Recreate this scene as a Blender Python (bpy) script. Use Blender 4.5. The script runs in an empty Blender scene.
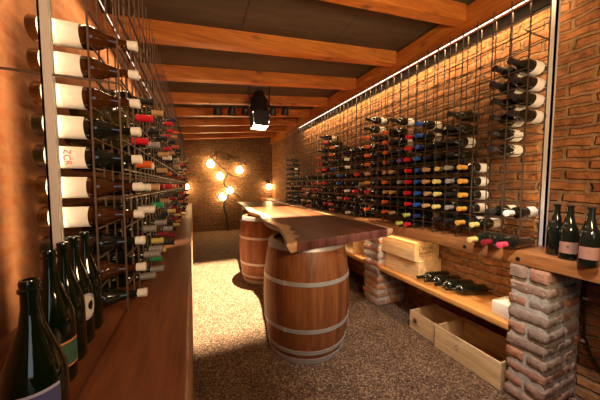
import bpy, bmesh, math, random
from mathutils import Vector, Matrix, noise
R = math.radians
random.seed(7)
scene = bpy.context.scene
col = scene.collection

# ------------------------------------------------------------------ helpers
class MB:
    """collects shapes (world or local coordinates) and links them as ONE mesh object"""
    def __init__(s): s.v = []; s.f = []; s.m = []; s.t = []; s.tint = 0.0
    def add(s, vs, fs, mi=0):
        o = len(s.v); s.v += [Vector(v) for v in vs]; s.t += [s.tint] * len(vs)
        s.f += [[i + o for i in f] for f in fs]; s.m += [mi] * len(fs); return s
    def box(s, lo, hi, mi=0, bev=0.0, M=None):
        x0, y0, z0 = lo; x1, y1, z1 = hi
        if bev > 0:
            b = bm_box((x1 - x0, y1 - y0, z1 - z0), bev)
            c = Vector(((x0 + x1) / 2, (y0 + y1) / 2, (z0 + z1) / 2))
            vs = [v + c for v in b[0]]
            if M: vs = [M @ v for v in vs]
            return s.add(vs, b[1], mi)
        vs = [Vector(p) for p in ((x0, y0, z0), (x1, y0, z0), (x1, y1, z0), (x0, y1, z0), (x0, y0, z1), (x1, y0, z1), (x1, y1, z1), (x0, y1, z1))]
        if M: vs = [M @ v for v in vs]
        return s.add(vs, [(0, 3, 2, 1), (4, 5, 6, 7), (0, 1, 5, 4), (1, 2, 6, 5), (2, 3, 7, 6), (3, 0, 4, 7)], mi)
    def tube(s, pts, rad, n=8, mi=0, cap=True):
        pts = [Vector(p) for p in pts]
        rads = rad if isinstance(rad, (list, tuple)) else [rad] * len(pts)
        vs = []; fs = []
        up = Vector((0, 0, 1))
        d0 = (pts[1] - pts[0]).normalized()
        if abs(d0.z) > .9: up = Vector((1, 0, 0))
        u = d0.cross(up).normalized()
        for i, p in enumerate(pts):
            a = pts[max(i - 1, 0)]; b = pts[min(i + 1, len(pts) - 1)]
            d = (b - a).normalized(); u = (u - d * u.dot(d)).normalized(); w = d.cross(u)
            for k in range(n):
                t = 2 * math.pi * k / n
                vs.append(p + (u * math.cos(t) + w * math.sin(t)) * rads[i])
        for i in range(len(pts) - 1):
            for k in range(n):
                a = i * n + k; b = i * n + (k + 1) % n
                fs.append((a, b, b + n, a + n))
        if cap:
            fs.append(tuple(range(n - 1, -1, -1))); o = (len(pts) - 1) * n; fs.append(tuple(range(o, o + n)))
        return s.add(vs, fs, mi)
    def lathe(s, prof, n=24, mi=0, M=None, seam=None, a0=0.0, a1=2 * math.pi):
        """prof: list of (r, z). r == 0 at the ends closes the shape"""
        vs = []; fs = []; rows = []
        full = abs(a1 - a0 - 2 * math.pi) < 1e-6; cnt = n if full else n + 1
        for r, z in prof:
            if r <= 1e-6 and full: rows.append([len(vs)]); vs.append(Vector((0, 0, z)))
            else:
                row = []
                for k in range(cnt):
                    t = a0 + (a1 - a0) * k / n; rr = r * (seam(k) if seam else 1)
                    row.append(len(vs)); vs.append(Vector((rr * math.cos(t), rr * math.sin(t), z)))
                rows.append(row)
        for i in range(len(rows) - 1):
            A, B = rows[i], rows[i + 1]
            if len(A) == 1 and len(B) == 1: continue
            for k in range(n):
                k2 = (k + 1) % cnt
                if len(A) == 1: fs.append((A[0], B[k2], B[k]))
                elif len(B) == 1: fs.append((A[k], A[k2], B[0]))
                else: fs.append((A[k], A[k2], B[k2], B[k]))
        if M: vs = [M @ v for v in vs]
        return s.add(vs, fs, mi)
    def mesh(s, name, mats, off=Vector((0, 0, 0)), smooth=None):
        me = bpy.data.meshes.new(name)
        me.from_pydata([v - off for v in s.v], [], s.f)
        for m in (mats if isinstance(mats, (list, tuple)) else [mats]): me.materials.append(m)
        me.polygons.foreach_set('material_index', s.m)
        a = me.attributes.new('tint', 'FLOAT', 'POINT'); a.data.foreach_set('value', s.t)
        bm = bmesh.new(); bm.from_mesh(me)
        bmesh.ops.recalc_face_normals(bm, faces=bm.faces)
        bm.to_mesh(me); bm.free()
        if smooth is not None:
            me.polygons.foreach_set('use_smooth', [True] * len(me.polygons))
            me.set_sharp_from_angle(angle=R(smooth))
        me.update(); return me
    def build(s, name, mats, parent=None, smooth=None, loc=None):
        off = Vector((0, 0, 0))
        if parent is not None: off = parent_loc(parent)
        elif loc is not None: off = Vector(loc)
        o = bpy.data.objects.new(name, s.mesh(name, mats, off, smooth)); col.objects.link(o)
        if parent is not None: o.parent = parent
        elif loc is not None: o.location = loc
        return o

def parent_loc(p):
    l = p.location.copy()
    while p.parent is not None: p = p.parent; l += p.location
    return l

_bc = {}
def bm_box(sz, bev, seg=2):
    k = (round(sz[0], 4), round(sz[1], 4), round(sz[2], 4), bev)
    if k in _bc: return _bc[k]
    bm = bmesh.new(); bmesh.ops.create_cube(bm, size=1.0)
    for v in bm.verts: v.co = Vector((v.co.x * sz[0], v.co.y * sz[1], v.co.z * sz[2]))
    bmesh.ops.bevel(bm, geom=list(bm.edges), offset=min(bev, min(sz) * .45), segments=seg, affect='EDGES', profile=.5)
    bm.verts.index_update()
    r = ([v.co.copy() for v in bm.verts], [[v.index for v in f.verts] for f in bm.faces]); bm.free()
    _bc[k] = r; return r

def rough_box(mb, lo, hi, amp=.004, step=.022, seed=0.0):
    """box with worn corners and a chipped, uneven skin (an old brick)"""
    sz = [hi[i] - lo[i] for i in range(3)]; c = Vector([(hi[i] + lo[i]) / 2 for i in range(3)])
    bm = bmesh.new(); bmesh.ops.create_cube(bm, size=1.0)
    for v in bm.verts: v.co = Vector((v.co.x * sz[0], v.co.y * sz[1], v.co.z * sz[2]))
    bmesh.ops.bevel(bm, geom=list(bm.edges), offset=min(.008, min(sz) * .25), segments=1, affect='EDGES')
    for ax in range(3):
        n = int(sz[ax] / step)
        for k in range(1, n):
            p = Vector((0, 0, 0)); p[ax] = -sz[ax] / 2 + sz[ax] * k / n
            nn = Vector((0, 0, 0)); nn[ax] = 1
            bmesh.ops.bisect_plane(bm, geom=list(bm.verts) + list(bm.edges) + list(bm.faces), plane_co=p, plane_no=nn)
    bm.normal_update(); bm.verts.index_update()
    vs = []
    for v in bm.verts:
        q = (v.co + c)
        d = noise.noise(q * 28 + Vector((seed, 0, 0))) * amp * 1.3 + noise.noise(q * 75 + Vector((0, seed, 0))) * amp * .8
        vs.append(q + v.normal * d)
    fs = [[v.index for v in f.verts] for f in bm.faces]; bm.free()
    mb.add(vs, fs)

def tag(o, label=None, cat=None, group=None, kind=None):
    if label: o['label'] = label
    if cat: o['category'] = cat
    if group: o['group'] = group
    if kind: o['kind'] = kind
    return o
def thing(name, label, cat, loc=(0, 0, 0), group=None):
    o = bpy.data.objects.new(name, None); o.empty_display_size = .05; col.objects.link(o); o.location = loc
    return tag(o, label, cat, group)

# ------------------------------------------------------------------ materials
def mat(name):
    m = bpy.data.materials.new(name); m.use_nodes = True
    nt = m.node_tree; return m, nt, nt.nodes, nt.links, nt.nodes['Principled BSDF']
def nd(N, t, **kw):
    n = N.new(t)
    for k, v in kw.items():
        if k in n.inputs: n.inputs[k].default_value = v
        else: setattr(n, k, v)
    return n
def ramp(N, stops):
    n = N.new('ShaderNodeValToRGB'); e = n.color_ramp.elements
    while len(e) < len(stops): e.new(.5)
    for i, (p, c) in enumerate(stops): e[i].position = p; e[i].color = (*c, 1)
    return n
def rgb(c): return (*c, 1)
def mix(N, L, fac, a, b, blend='MIX'):
    n = N.new('ShaderNodeMix'); n.data_type = 'RGBA'; n.blend_type = blend
    for s, v in ((0, fac), (6, a), (7, b)):
        if hasattr(v, 'is_linked'): L.new(v, n.inputs[s])
        else: n.inputs[s].default_value = v if s == 0 else rgb(v)
    return n.outputs[2]
def plain(name, c, rough=.5, metal=0.0, spec=.5, coat=0.0, trans=0.0):
    m, nt, N, L, P = mat(name)
    P.inputs['Base Color'].default_value = rgb(c); P.inputs['Roughness'].default_value = rough; P.inputs['Metallic'].default_value = metal
    P.inputs['Specular IOR Level'].default_value = spec; P.inputs['Coat Weight'].default_value = coat
    P.inputs['Transmission Weight'].default_value = trans
    n = nd(N, 'ShaderNodeTexNoise', Scale=35.0, Detail=3.0)
    tc = N.new('ShaderNodeTexCoord'); L.new(tc.outputs['Object'], n.inputs['Vector'])
    mr = nd(N, 'ShaderNodeMapRange'); mr.inputs[3].default_value = max(rough - .06, .02); mr.inputs[4].default_value = min(rough + .08, 1)
    L.new(n.outputs['Fac'], mr.inputs[0]); L.new(mr.outputs[0], P.inputs['Roughness'])
    return m
def glow(name, c, s):
    m, nt, N, L, P = mat(name)
    P.inputs['Base Color'].default_value = rgb(c); P.inputs['Emission Color'].default_value = rgb(c); P.inputs['Emission Strength'].default_value = s
    return m
def wood(name, dark, mid, light, axis='Y', rough=.5, fine=26.0, knots=.5, bump=.15, coat=0.0, plank=None):
    m, nt, N, L, P = mat(name)
    g = N.new('ShaderNodeNewGeometry'); mp = N.new('ShaderNodeMapping'); L.new(g.outputs['Position'], mp.inputs[0])
    s = {'X': (.09, 1, 1), 'Y': (1, .09, 1), 'Z': (1, 1, .09)}[axis]; mp.inputs['Scale'].default_value = s
    big = nd(N, 'ShaderNodeTexNoise', Scale=fine * .35, Detail=4.0, Roughness=.6, Distortion=1.2); L.new(mp.outputs[0], big.inputs['Vector'])
    fn = nd(N, 'ShaderNodeTexNoise', Scale=fine * 3, Detail=5.0, Roughness=.65); L.new(mp.outputs[0], fn.inputs['Vector'])
    r1 = ramp(N, [(.3, dark), (.5, mid), (.72, light)]); L.new(big.outputs['Fac'], r1.inputs[0])
    r2 = ramp(N, [(.3, (.35, .35, .35)), (.62, (1.1, 1.1, 1.1))]); L.new(fn.outputs['Fac'], r2.inputs[0])
    c = mix(N, L, .55, r1.outputs[0], r2.outputs[0], 'MULTIPLY')
    if knots > 0:
        mp2 = N.new('ShaderNodeMapping'); L.new(g.outputs['Position'], mp2.inputs[0])
        mp2.inputs['Scale'].default_value = {'X': (.45, 1, 1), 'Y': (1, .45, 1), 'Z': (1, 1, .45)}[axis]
        v = nd(N, 'ShaderNodeTexVoronoi', Scale=6.5, Randomness=1.0); L.new(mp2.outputs[0], v.inputs['Vector'])
        rk = ramp(N, [(.05, (.12, .12, .12)), (.13, (.55, .55, .55)), (.2, (1, 1, 1))]); L.new(v.outputs['Distance'], rk.inputs[0])
        c = mix(N, L, knots, c, rk.outputs[0], 'MULTIPLY')
    if plank:
        w = nd(N, 'ShaderNodeTexWave', Scale=plank, Distortion=0.0); w.wave_profile = 'SAW'; w.bands_direction = {'Y': 'X', 'X': 'Y', 'Z': 'X'}[axis]
        L.new(g.outputs['Position'], w.inputs['Vector'])
        rp = ramp(N, [(0, (.2, .2, .2)), (.03, (1, 1, 1)), (.98, (1, 1, 1)), (1, (.2, .2, .2))]); L.new(w.outputs['Fac'], rp.inputs[0])
        c = mix(N, L, .8, c, rp.outputs[0], 'MULTIPLY')
    L.new(c, P.inputs['Base Color']); P.inputs['Roughness'].default_value = rough; P.inputs['Coat Weight'].default_value = coat; P.inputs['Coat Roughness'].default_value = .22
    b = nd(N, 'ShaderNodeBump', Strength=bump, Distance=.004); L.new(fn.outputs['Fac'], b.inputs['Height']); L.new(b.outputs[0], P.inputs['Normal'])
    return m
def brick(name, axes, c1, c2, cm, bw=.24, bh=.064, ms=.013, wob=.02, bump=.8, smear=.35, smearc=None, rough=.9, grain=.8):
    """brickwork; axes = world axes that run along and up the wall"""
    m, nt, N, L, P = mat(name)
    g = N.new('ShaderNodeNewGeometry'); sp = N.new('ShaderNodeSeparateXYZ'); L.new(g.outputs['Position'], sp.inputs[0])
    cb = N.new('ShaderNodeCombineXYZ'); L.new(sp.outputs[axes[0]], cb.inputs[0]); L.new(sp.outputs[axes[1]], cb.inputs[1])
    nz = nd(N, 'ShaderNodeTexNoise', Scale=4.5, Detail=3.0); L.new(g.outputs['Position'], nz.inputs['Vector'])
    vs = N.new('ShaderNodeVectorMath'); vs.operation = 'SUBTRACT'; L.new(nz.outputs['Color'], vs.inputs[0]); vs.inputs[1].default_value = (.5, .5, .5)
    vm = N.new('ShaderNodeVectorMath'); vm.operation = 'MULTIPLY_ADD'; L.new(vs.outputs[0], vm.inputs[0]); vm.inputs[1].default_value = (wob * 2, wob * 1.6, 0); L.new(cb.outputs[0], vm.inputs[2])
    bt = N.new('ShaderNodeTexBrick'); L.new(vm.outputs[0], bt.inputs['Vector'])
    for k, v in (('Scale', 1.0), ('Brick Width', bw), ('Row Height', bh), ('Mortar Size', ms), ('Mortar Smooth', .55), ('Bias', -.1)): bt.inputs[k].default_value = v
    bt.inputs['Color1'].default_value = rgb(c1); bt.inputs['Color2'].default_value = rgb(c2); bt.inputs['Mortar'].default_value = rgb(cm)
    n2 = nd(N, 'ShaderNodeTexNoise', Scale=16.0, Detail=6.0, Roughness=.7); L.new(g.outputs['Position'], n2.inputs['Vector'])
    r2 = ramp(N, [(.30, (.30, .27, .24)), (.52, (.95, .95, .95)), (.74, (1.6, 1.5, 1.38))]); L.new(n2.outputs['Fac'], r2.inputs[0])
    c = mix(N, L, grain, bt.outputs['Color'], r2.outputs[0], 'MULTIPLY')
    n3 = nd(N, 'ShaderNodeTexNoise', Scale=3.2, Detail=5.0, Roughness=.7); L.new(g.outputs['Position'], n3.inputs['Vector'])
    r3 = ramp(N, [(.46, (0, 0, 0)), (.66, (smear, smear, smear))]); L.new(n3.outputs['Fac'], r3.inputs[0])
    c = mix(N, L, r3.outputs[0], c, smearc or cm)
    L.new(c, P.inputs['Base Color']); P.inputs['Roughness'].default_value = rough; P.inputs['Specular IOR Level'].default_value = .2
    h1 = nd(N, 'ShaderNodeMath', operation='MULTIPLY'); L.new(bt.outputs['Fac'], h1.inputs[0]); h1.inputs[1].default_value = -1.0
    n4 = nd(N, 'ShaderNodeTexNoise', Scale=60.0, Detail=4.0); L.new(g.outputs['Position'], n4.inputs['Vector'])
    h2 = nd(N, 'ShaderNodeMath', operation='MULTIPLY_ADD'); L.new(n2.outputs['Fac'], h2.inputs[0]); h2.inputs[1].default_value = .9; L.new(h1.outputs[0], h2.inputs[2])
    h3 = nd(N, 'ShaderNodeMath', operation='MULTIPLY_ADD'); L.new(n4.outputs['Fac'], h3.inputs[0]); h3.inputs[1].default_value = .3; L.new(h2.outputs[0], h3.inputs[2])
    b = nd(N, 'ShaderNodeBump', Strength=bump, Distance=.024); L.new(h3.outputs[0], b.inputs['Height']); L.new(b.outputs[0], P.inputs['Normal'])
    return m
def rough_brick(name, c1, c2, c3):
    m, nt, N, L, P = mat(name)
    at = N.new('ShaderNodeAttribute'); at.attribute_name = 'tint'
    r = ramp(N, [(0, c1), (.5, c2), (1, c3)]); L.new(at.outputs['Fac'], r.inputs[0])
    g = N.new('ShaderNodeNewGeometry')
    n = nd(N, 'ShaderNodeTexNoise', Scale=30.0, Detail=6.0, Roughness=.7); L.new(g.outputs['Position'], n.inputs['Vector'])
    r2 = ramp(N, [(.3, (.5, .48, .47)), (.7, (1.25, 1.25, 1.25))]); L.new(n.outputs['Fac'], r2.inputs[0])
    c = mix(N, L, .8, r.outputs[0], r2.outputs[0], 'MULTIPLY'); L.new(c, P.inputs['Base Color'])
    P.inputs['Roughness'].default_value = .92; P.inputs['Specular IOR Level'].default_value = .2
    n4 = nd(N, 'ShaderNodeTexNoise', Scale=110.0, Detail=4.0); L.new(g.outputs['Position'], n4.inputs['Vector'])
    b = nd(N, 'ShaderNodeBump', Strength=.8, Distance=.006); L.new(n4.outputs['Fac'], b.inputs['Height']); L.new(b.outputs[0], P.inputs['Normal'])
    return m
def gravel():
    m, nt, N, L, P = mat('gravel')
    g = N.new('ShaderNodeNewGeometry')
    v = nd(N, 'ShaderNodeTexVoronoi', Scale=115.0, Randomness=1.0); L.new(g.outputs['Position'], v.inputs['Vector'])
    sp = N.new('ShaderNodeSeparateColor'); L.new(v.outputs['Color'], sp.inputs[0])
    r = ramp(N, [(0, (.06, .033, .02)), (.3, (.14, .076, .044)), (.6, (.235, .132, .076)), (.85, (.33, .205, .125)), (1, (.48, .34, .23))]); L.new(sp.outputs[0], r.inputs[0])
    rd = ramp(N, [(.0, (1, 1, 1)), (.55, (.75, .75, .75)), (.85, (.25, .25, .25))]); L.new(v.outputs['Distance'], rd.inputs[0])
    n = nd(N, 'ShaderNodeTexNoise', Scale=5.0, Detail=4.0); L.new(g.outputs['Position'], n.inputs['Vector'])
    rn = ramp(N, [(.3, (.75, .72, .7)), (.7, (1.15, 1.12, 1.1))]); L.new(n.outputs['Fac'], rn.inputs[0])
    c = mix(N, L, .8, r.outputs[0], rd.outputs[0], 'MULTIPLY'); c = mix(N, L, .8, c, rn.outputs[0], 'MULTIPLY')
    L.new(c, P.inputs['Base Color']); P.inputs['Roughness'].default_value = .85; P.inputs['Specular IOR Level'].default_value = .3
    h = nd(N, 'ShaderNodeMath', operation='MULTIPLY'); L.new(v.outputs['Distance'], h.inputs[0]); h.inputs[1].default_value = -1
    b = nd(N, 'ShaderNodeBump', Strength=1.0, Distance=.01); L.new(h.outputs[0], b.inputs['Height']); L.new(b.outputs[0], P.inputs['Normal'])
    return m

M_floor = gravel()
M_wr = brick('brick_right', (1, 2), (.36, .140, .050), (.22, .080, .030), (.26, .145, .070), bh=.066, ms=.015, wob=.046, bump=1.0)
M_wl = brick('brick_left', (1, 2), (.40, .15, .06), (.36, .13, .052), (.38, .165, .075), bh=.075, ms=.03, wob=.06, bump=.16, smear=.95, smearc=(.44, .19, .085), grain=.42)
M_wb = brick('brick_back', (0, 2), (.25, .115, .05), (.16, .075, .035), (.19, .12, .07), wob=.012, bump=.9)
M_base = brick('brick_base', (1, 2), (.48, .18, .08), (.40, .14, .06), (.36, .27, .19), wob=.012, bump=.9)
M_oldbrick = rough_brick('old_brick', (.27, .19, .15), (.38, .19, .125), (.48, .20, .10))
M_mortar = rough_brick('mortar', (.40, .36, .30), (.44, .40, .34), (.48, .44, .38))
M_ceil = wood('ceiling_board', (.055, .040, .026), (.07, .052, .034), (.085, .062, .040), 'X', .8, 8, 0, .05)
M_beam = wood('pine_beam', (.38, .108, .017), (.55, .175, .028), (.68, .26, .05), 'X', .5, 20, .75, .1)
M_purlin = wood('pine_purlin', (.34, .10, .016), (.50, .155, .026), (.60, .23, .045), 'Y', .5, 20, .7, .1)
M_shelf = wood('shelf_pine', (.20, .072, .022), (.28, .105, .032), (.36, .15, .048), 'Y', .45, 22, .5, .12)
M_shelflow = wood('shelf_pine_pale', (.48, .20, .05), (.58, .26, .07), (.66, .32, .09), 'Y', .5, 18, .3, .1)
M_counter = wood('counter_wood', (.13, .036, .012), (.18, .054, .018), (.24, .08, .027), 'Y', .42, 22, .15, .1, plank=1.15)
M_barrel = wood('oak_stave', (.10, .028, .008), (.20, .064, .018), (.30, .11, .034), 'Z', .45, 20, .2, .2)
M_head = wood('oak_head', (.22, .09, .03), (.3, .13, .05), (.38, .18, .07), 'X', .5, 20, .2, .15)
M_heart = wood('heartwood', (.034, .009, .003), (.075, .018, .006), (.14, .040, .012), 'Y', .36, 11, .35, .05, coat=.0)
M_sap = wood('sapwood', (.40, .21, .085), (.50, .29, .13), (.60, .38, .19), 'Y', .32, 14, .2, .06, coat=.4)
M_cut = wood('slab_end', (.06, .018, .015), (.11, .034, .028), (.18, .07, .055), 'Z', .4, 24, .3, .5)
M_bark = wood('slab_bark', (.05, .022, .013), (.10, .045, .022), (.22, .11, .05), 'Y', .6, 30, .3, .8)
M_crate = wood('crate_pine', (.62, .38, .17), (.72, .47, .23), (.78, .54, .29), 'Y', .6, 14, .45, .08)
M_crate_in = wood('crate_inside', (.50, .30, .14), (.58, .37, .19), (.64, .43, .23), 'Y', .65, 14, .3, .08)
M_vine = wood('vine_bark', (.05, .03, .018), (.09, .055, .03), (.14, .09, .05), 'Z', .9, 30, 0, .6)
M_steel = plain('steel_post', (.62, .58, .55), .42, .2)
M_wire = plain('wire', (.12, .075, .052), .5, .3)
M_wiredark = plain('wire_dark', (.06, .036, .024), .55, .2)
M_hoop = plain('galvanised_hoop', (.42, .41, .41), .45, .45)
M_black = plain('black_paint', (.012, .012, .012), .4)
M_blackm = plain('black_metal', (.02, .02, .022), .35, .5)
M_alu = plain('led_profile', (.45, .43, .4), .4, .8)
M_darkband = plain('dark_band', (.008, .006, .005), .9, 0, 0)
M_carton = plain('white_carton', (.72, .66, .56), .7)
M_ink = plain('print_ink', (.09, .035, .015), .7)
M_inkblack = plain('black_ink', (.02, .02, .02), .6)
M_redink = plain('red_ink', (.55, .04, .06), .6)
def bottle_glass(name, c, tr, rough=.06):
    m = plain(name, c, rough, 0, .5, .3, tr); m.node_tree.nodes['Principled BSDF'].inputs['IOR'].default_value = 1.5; return m
G = dict(dark=bottle_glass('bottle_dark', (.006, .008, .005), 0), green=bottle_glass('bottle_green', (.012, .022, .005), 0), amber=bottle_glass('bottle_amber', (.085, .026, .004), .5),
         champ=bottle_glass('bottle_champagne', (.002, .006, .001), .06, .035), olive=bottle_glass('bottle_olive', (.06, .05, .008), .25))
CAP = {k: plain('capsule_' + k, c, .45, mt) for k, c, mt in (
    ('red', (.55, .012, .02), .1), ('orange', (.62, .11, .02), .1), ('blue', (.02, .09, .42), .1), ('gold', (.72, .36, .06), .4), ('yellow', (.66, .52, .16), .1),
    ('white', (.72, .68, .62), 0), ('tan', (.45, .26, .12), 0), ('black', (.012, .011, .012), .1), ('grey', (.36, .33, .31), .5), ('purple', (.16, .06, .34), .1),
    ('green', (.02, .30, .12), .1), ('teal', (.03, .30, .38), .1), ('darkred', (.22, .012, .02), .1), ('lime', (.50, .52, .12), .1), ('pink', (.62, .06, .12), .1), ('navy', (.015, .03, .12), .1))}
PAPER = {k: plain('paper_' + k, c, .75) for k, c in (('white', (.78, .74, .68)), ('cream', (.66, .56, .42)), ('tan', (.26, .125, .085)), ('navy', (.05, .05, .16)), ('green', (.03, .09, .06)), ('grey', (.5, .48, .46)), ('orange', (.55, .2, .06)), ('lilac', (.34, .31, .42)))}

# ------------------------------------------------------------------ the room
XL, XR, YB, YF = -.60, 2.14, 7.45, -2.2
cz = lambda x: 2.457 + .0989 * x            # underside of the beams: the roof climbs to the right
MB().box((XL - .2, YF - .2, -.1), (XR + .2, YB + .2, 0)).build('floor', M_floor)['kind'] = 'structure'
MB().box((XR, YF, 0), (XR + .15, YB, 2.95)).build('wall_right', M_wr)['kind'] = 'structure'
MB().box((XL - .15, YF, 0), (XL, YB, 2.75)).build('wall_left', M_wl)['kind'] = 'structure'
MB().box((XL - .15, YB, 0), (XR + .15, YB + .15, 2.95)).build('wall_back', M_wb)['kind'] = 'structure'
MB().box((XL - .15, YF - .15, 0), (XR + .15, YF, 2.95)).build('wall_front', M_wb)['kind'] = 'structure'
def sloped(mb, x0, x1, y0, y1, d0, d1):
    vs = [(x, y, cz(x) + d) for d in (d0, d1) for (x, y) in ((x0, y0), (x1, y0), (x1, y1), (x0, y1))]
    mb.add(vs, [(0, 3, 2, 1), (4, 5, 6, 7), (0, 1, 5, 4), (1, 2, 6, 5), (2, 3, 7, 6), (3, 0, 4, 7)])
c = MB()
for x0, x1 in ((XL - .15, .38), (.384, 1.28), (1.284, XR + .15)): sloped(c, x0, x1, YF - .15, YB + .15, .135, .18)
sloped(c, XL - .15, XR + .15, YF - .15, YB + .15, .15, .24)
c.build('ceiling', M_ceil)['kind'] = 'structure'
BEAMS = [-1.5, -.75, 0.0, .75, 1.48, 2.27, 3.04, 3.88, 4.61, 5.34, 6.09, 6.84]
ordn = ['first', 'second', 'third', 'fourth', 'fifth', 'sixth', 'seventh', 'eighth', 'ninth', 'tenth', 'eleventh', 'twelfth', 'thirteenth', 'fourteenth', 'fifteenth', 'sixteenth', 'seventeenth', 'eighteenth', 'nineteenth', 'twentieth']
vis = [y for y in BEAMS if y > 1]
for y in BEAMS:
    b = MB(); sloped(b, XL + .001, 2.104, y, y + .09, 0, .1345)
    o = b.build('ceiling_beam', M_beam)
    if y > 1:
        k = vis.index(y); n = len(vis)
        far = {0: 'nearest orange pine ceiling beam, cut by the top of the picture', n - 1: 'last orange pine ceiling beam, closest to the back wall', 2: 'third orange pine ceiling beam, just in front of the black stage lamp'}
        lb = far.get(k, '%s orange pine ceiling beam counted from the viewer' % ordn[k])
    else: lb = 'orange pine ceiling beam overhead, behind the viewer'
    tag(o, lb, 'beam', 'pine ceiling beams')
p = MB(); p.box((2.105, YF + .001, 2.535), (XR - .001, YB - .001, 2.78))
tag(p.build('wall_plate', M_purlin), 'long orange timber running along the top of the right brick wall', 'beam')

# ------------------------------------------------------------------ right side: pillars, shelves
XS = 1.76                                     # aisle-side face of pillars and shelves
def pillar(y0, y1, ztop, lb, seed, mean=.5):
    rnd = random.Random(seed)
    t = thing('brick_pillar', lb, 'pillar', (XS + .15, (y0 + y1) / 2, 0), 'brick pillars carrying the right shelf')
    c = MB(); c.tint = .5; rough_box(c, (XS + .007, y0 + .007, 0), (XR - .001, y1 - .007, ztop), .0035, .03, seed)
    c.build('mortar', M_mortar, t, 40)
    b = MB(); n = int(round(ztop / .082)); h = ztop / n
    for k in range(n):
        z0 = k * h + .004; z1 = (k + 1) * h - .022
        if k == n - 1: z1 = (k + 1) * h - .002
        xs = [XS, XS + .19, XS + .36] if k % 2 else [XS, XS + .11, XS + .31]
        xs.append(XR - .003)
        for j in range(len(xs) - 1):
            if xs[j + 1] - xs[j] < .03: continue
            ys = [(y0, y1)] if (j or k % 2 == 0) else [(y0, (y0 + y1) / 2 - .005), ((y0 + y1) / 2 + .005, y1)]
            for (a, e) in ys:
                b.tint = min(1, max(0, rnd.gauss(mean, .3)))
                ox = rnd.uniform(-.012, .006) if j == 0 else 0; oy = rnd.uniform(-.006, .006)
                rough_box(b, (xs[j] + ox + (0 if j == 0 else .005), a + oy, z0), (xs[j + 1] - .006, e + oy, z1), .005, .024, seed + k * 3.7 + j)
    b.build('bricks', M_oldbrick, t, 50)
    return t
pillar(.71, .90, .828, 'rough old brick pillar in the right foreground under the thick shelf', 3, .22)
pillar(2.09, 2.345, .828, 'brick pillar beside the front barrel, below the slab table corner', 11)
pillar(3.62, 3.86, .828, 'farther brick pillar under the right shelf, behind the table', 17)
t = thing('wall_shelf', 'thick orange-brown timber shelf running along the right wall under the rack', 'shelf', (XS + .19, 3.3, .83))
s = MB(); s.box((XS - .005, -1.2, .83), (XR, 7.45, .91), bev=.006); s.build('board', M_shelf, t, 40)
for yb in (.86, 1.18, 2.5):
    b = MB(); b.lathe([(0, .004), (.011, .003), (.012, 0), (.012, -.01)], 10, M=Matrix.Translation((XS - .006, yb, .862)) @ Matrix.Rotation(R(-90), 4, 'Y'))
    b.build('bolt', M_blackm, t, 40)
for (a, e, lb) in ((.898, 2.093, 'pale pine lower shelf between the foreground pillar and second pillar'), (2.342, 3.625, 'pale pine lower shelf beyond the second pillar, behind the barrel')):
    s = MB(); s.box((XS + .005, a, .398), (XR - .001, e, .435), bev=.003)
    tag(s.build('lower_shelf', M_shelflow, None, 40, loc=(XS + .18, (a + e) / 2, .398)), lb, 'shelf', 'pine boards between the pillars')

# ------------------------------------------------------------------ left side: counter on brick
e = lambda y: -.033 - .0147 * (y - .6)
def counter_slab(mb, z0, z1, d):
    ya, yb = YF + .3, YB
    vs = [(x, y, z) for z in (z0, z1) for (x, y) in ((XL + .001, ya), (e(ya) - d, ya), (e(yb) - d, yb - .001), (XL + .001, yb - .001))]
    mb.add(vs, [(0, 3, 2, 1), (4, 5, 6, 7), (0, 1, 5, 4), (1, 2, 6, 5), (2, 3, 7, 6), (3, 0, 4, 7)])
t = thing('brick_counter', 'long low brick counter with dark red-brown wooden top along the left wall', 'counter', (-.3, 2.5, 0))
b = MB(); counter_slab(b, 0, .762, .001); b.build('base', M_base, t)
b = MB(); counter_slab(b, .762, .80, .006); b.build('worktop', M_counter, t)

# ------------------------------------------------------------------ wire racks
def grid(mb, x, y0, y1, z0, z1, vys, hzs, r=.0026):
    for y in vys: mb.box((x - r, y - r, z0), (x + r, y + r, z1))
    for z in hzs: mb.box((x + r, y0, z - r), (x + 3 * r, y1, z + r))
RY0, RP = .93, .1                             # right rack: first column, pitch
RZ0 = 1.03
t = thing('wine_rack', 'tall rusty wire mesh wine rack with steel end post on the right wall', 'rack', (1.95, 3, .91))
ry = [RY0 - .05 + RP * k for k in range(45)]; rz = [RZ0 - .0435 + .1 * k for k in range(15)]
g_ = MB(); grid(g_, 1.80, ry[0], ry[-1], .911, 2.415, ry, rz); g_.build('front_mesh', M_wiredark, t)
g_ = MB(); grid(g_, 2.00, ry[0], ry[-1], .911, 2.46, ry, rz); g_.build('rear_mesh', M_wiredark, t)
p = MB(); p.box((2.035, .862, .911), (2.062, .872, 2.53)); p.box((2.035, .862, .911), (2.043, .892, 2.53)); p.build('post', M_steel, t)
for zz in (1.62, 2.2):
    a = MB(); a.tube([(1.795, ry[0] + .02, zz), (XR - .001, ry[0] + .02, zz)], .0045, 8); a.build('wall_anchor', M_wire, t, 40)
LY0, LP, LZ0 = 1.21, .112, .845
t = thing('wine_rack', 'tall rusty wire mesh wine rack on the left counter', 'rack', (-.36, 4, .80))
ly = [LY0 - .056 + LP * k for k in range(54)]; lz = [LZ0 - .045 + LP * k for k in range(1, 13)]
for nm, x in (('front_mesh', -.264), ('rear_mesh', -.352)):
    g_ = MB(); grid(g_, x, ly[0], ly[-1], .801, 2.38, ly, lz); g_.build(nm, M_wire, t)
p = MB(); p.box((-.472, 1.116, .801), (-.444, 1.124, 2.39)); p.box((-.472, 1.116, .801), (-.466, 1.146, 2.39)); p.build('post', M_steel, t)
a = MB(); a.tube([(-.26, 1.13, 1.675), (XL + .001, 1.13, 1.675)], .0045, 8); a.build('wall_anchor', M_wire, t, 40)

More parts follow.
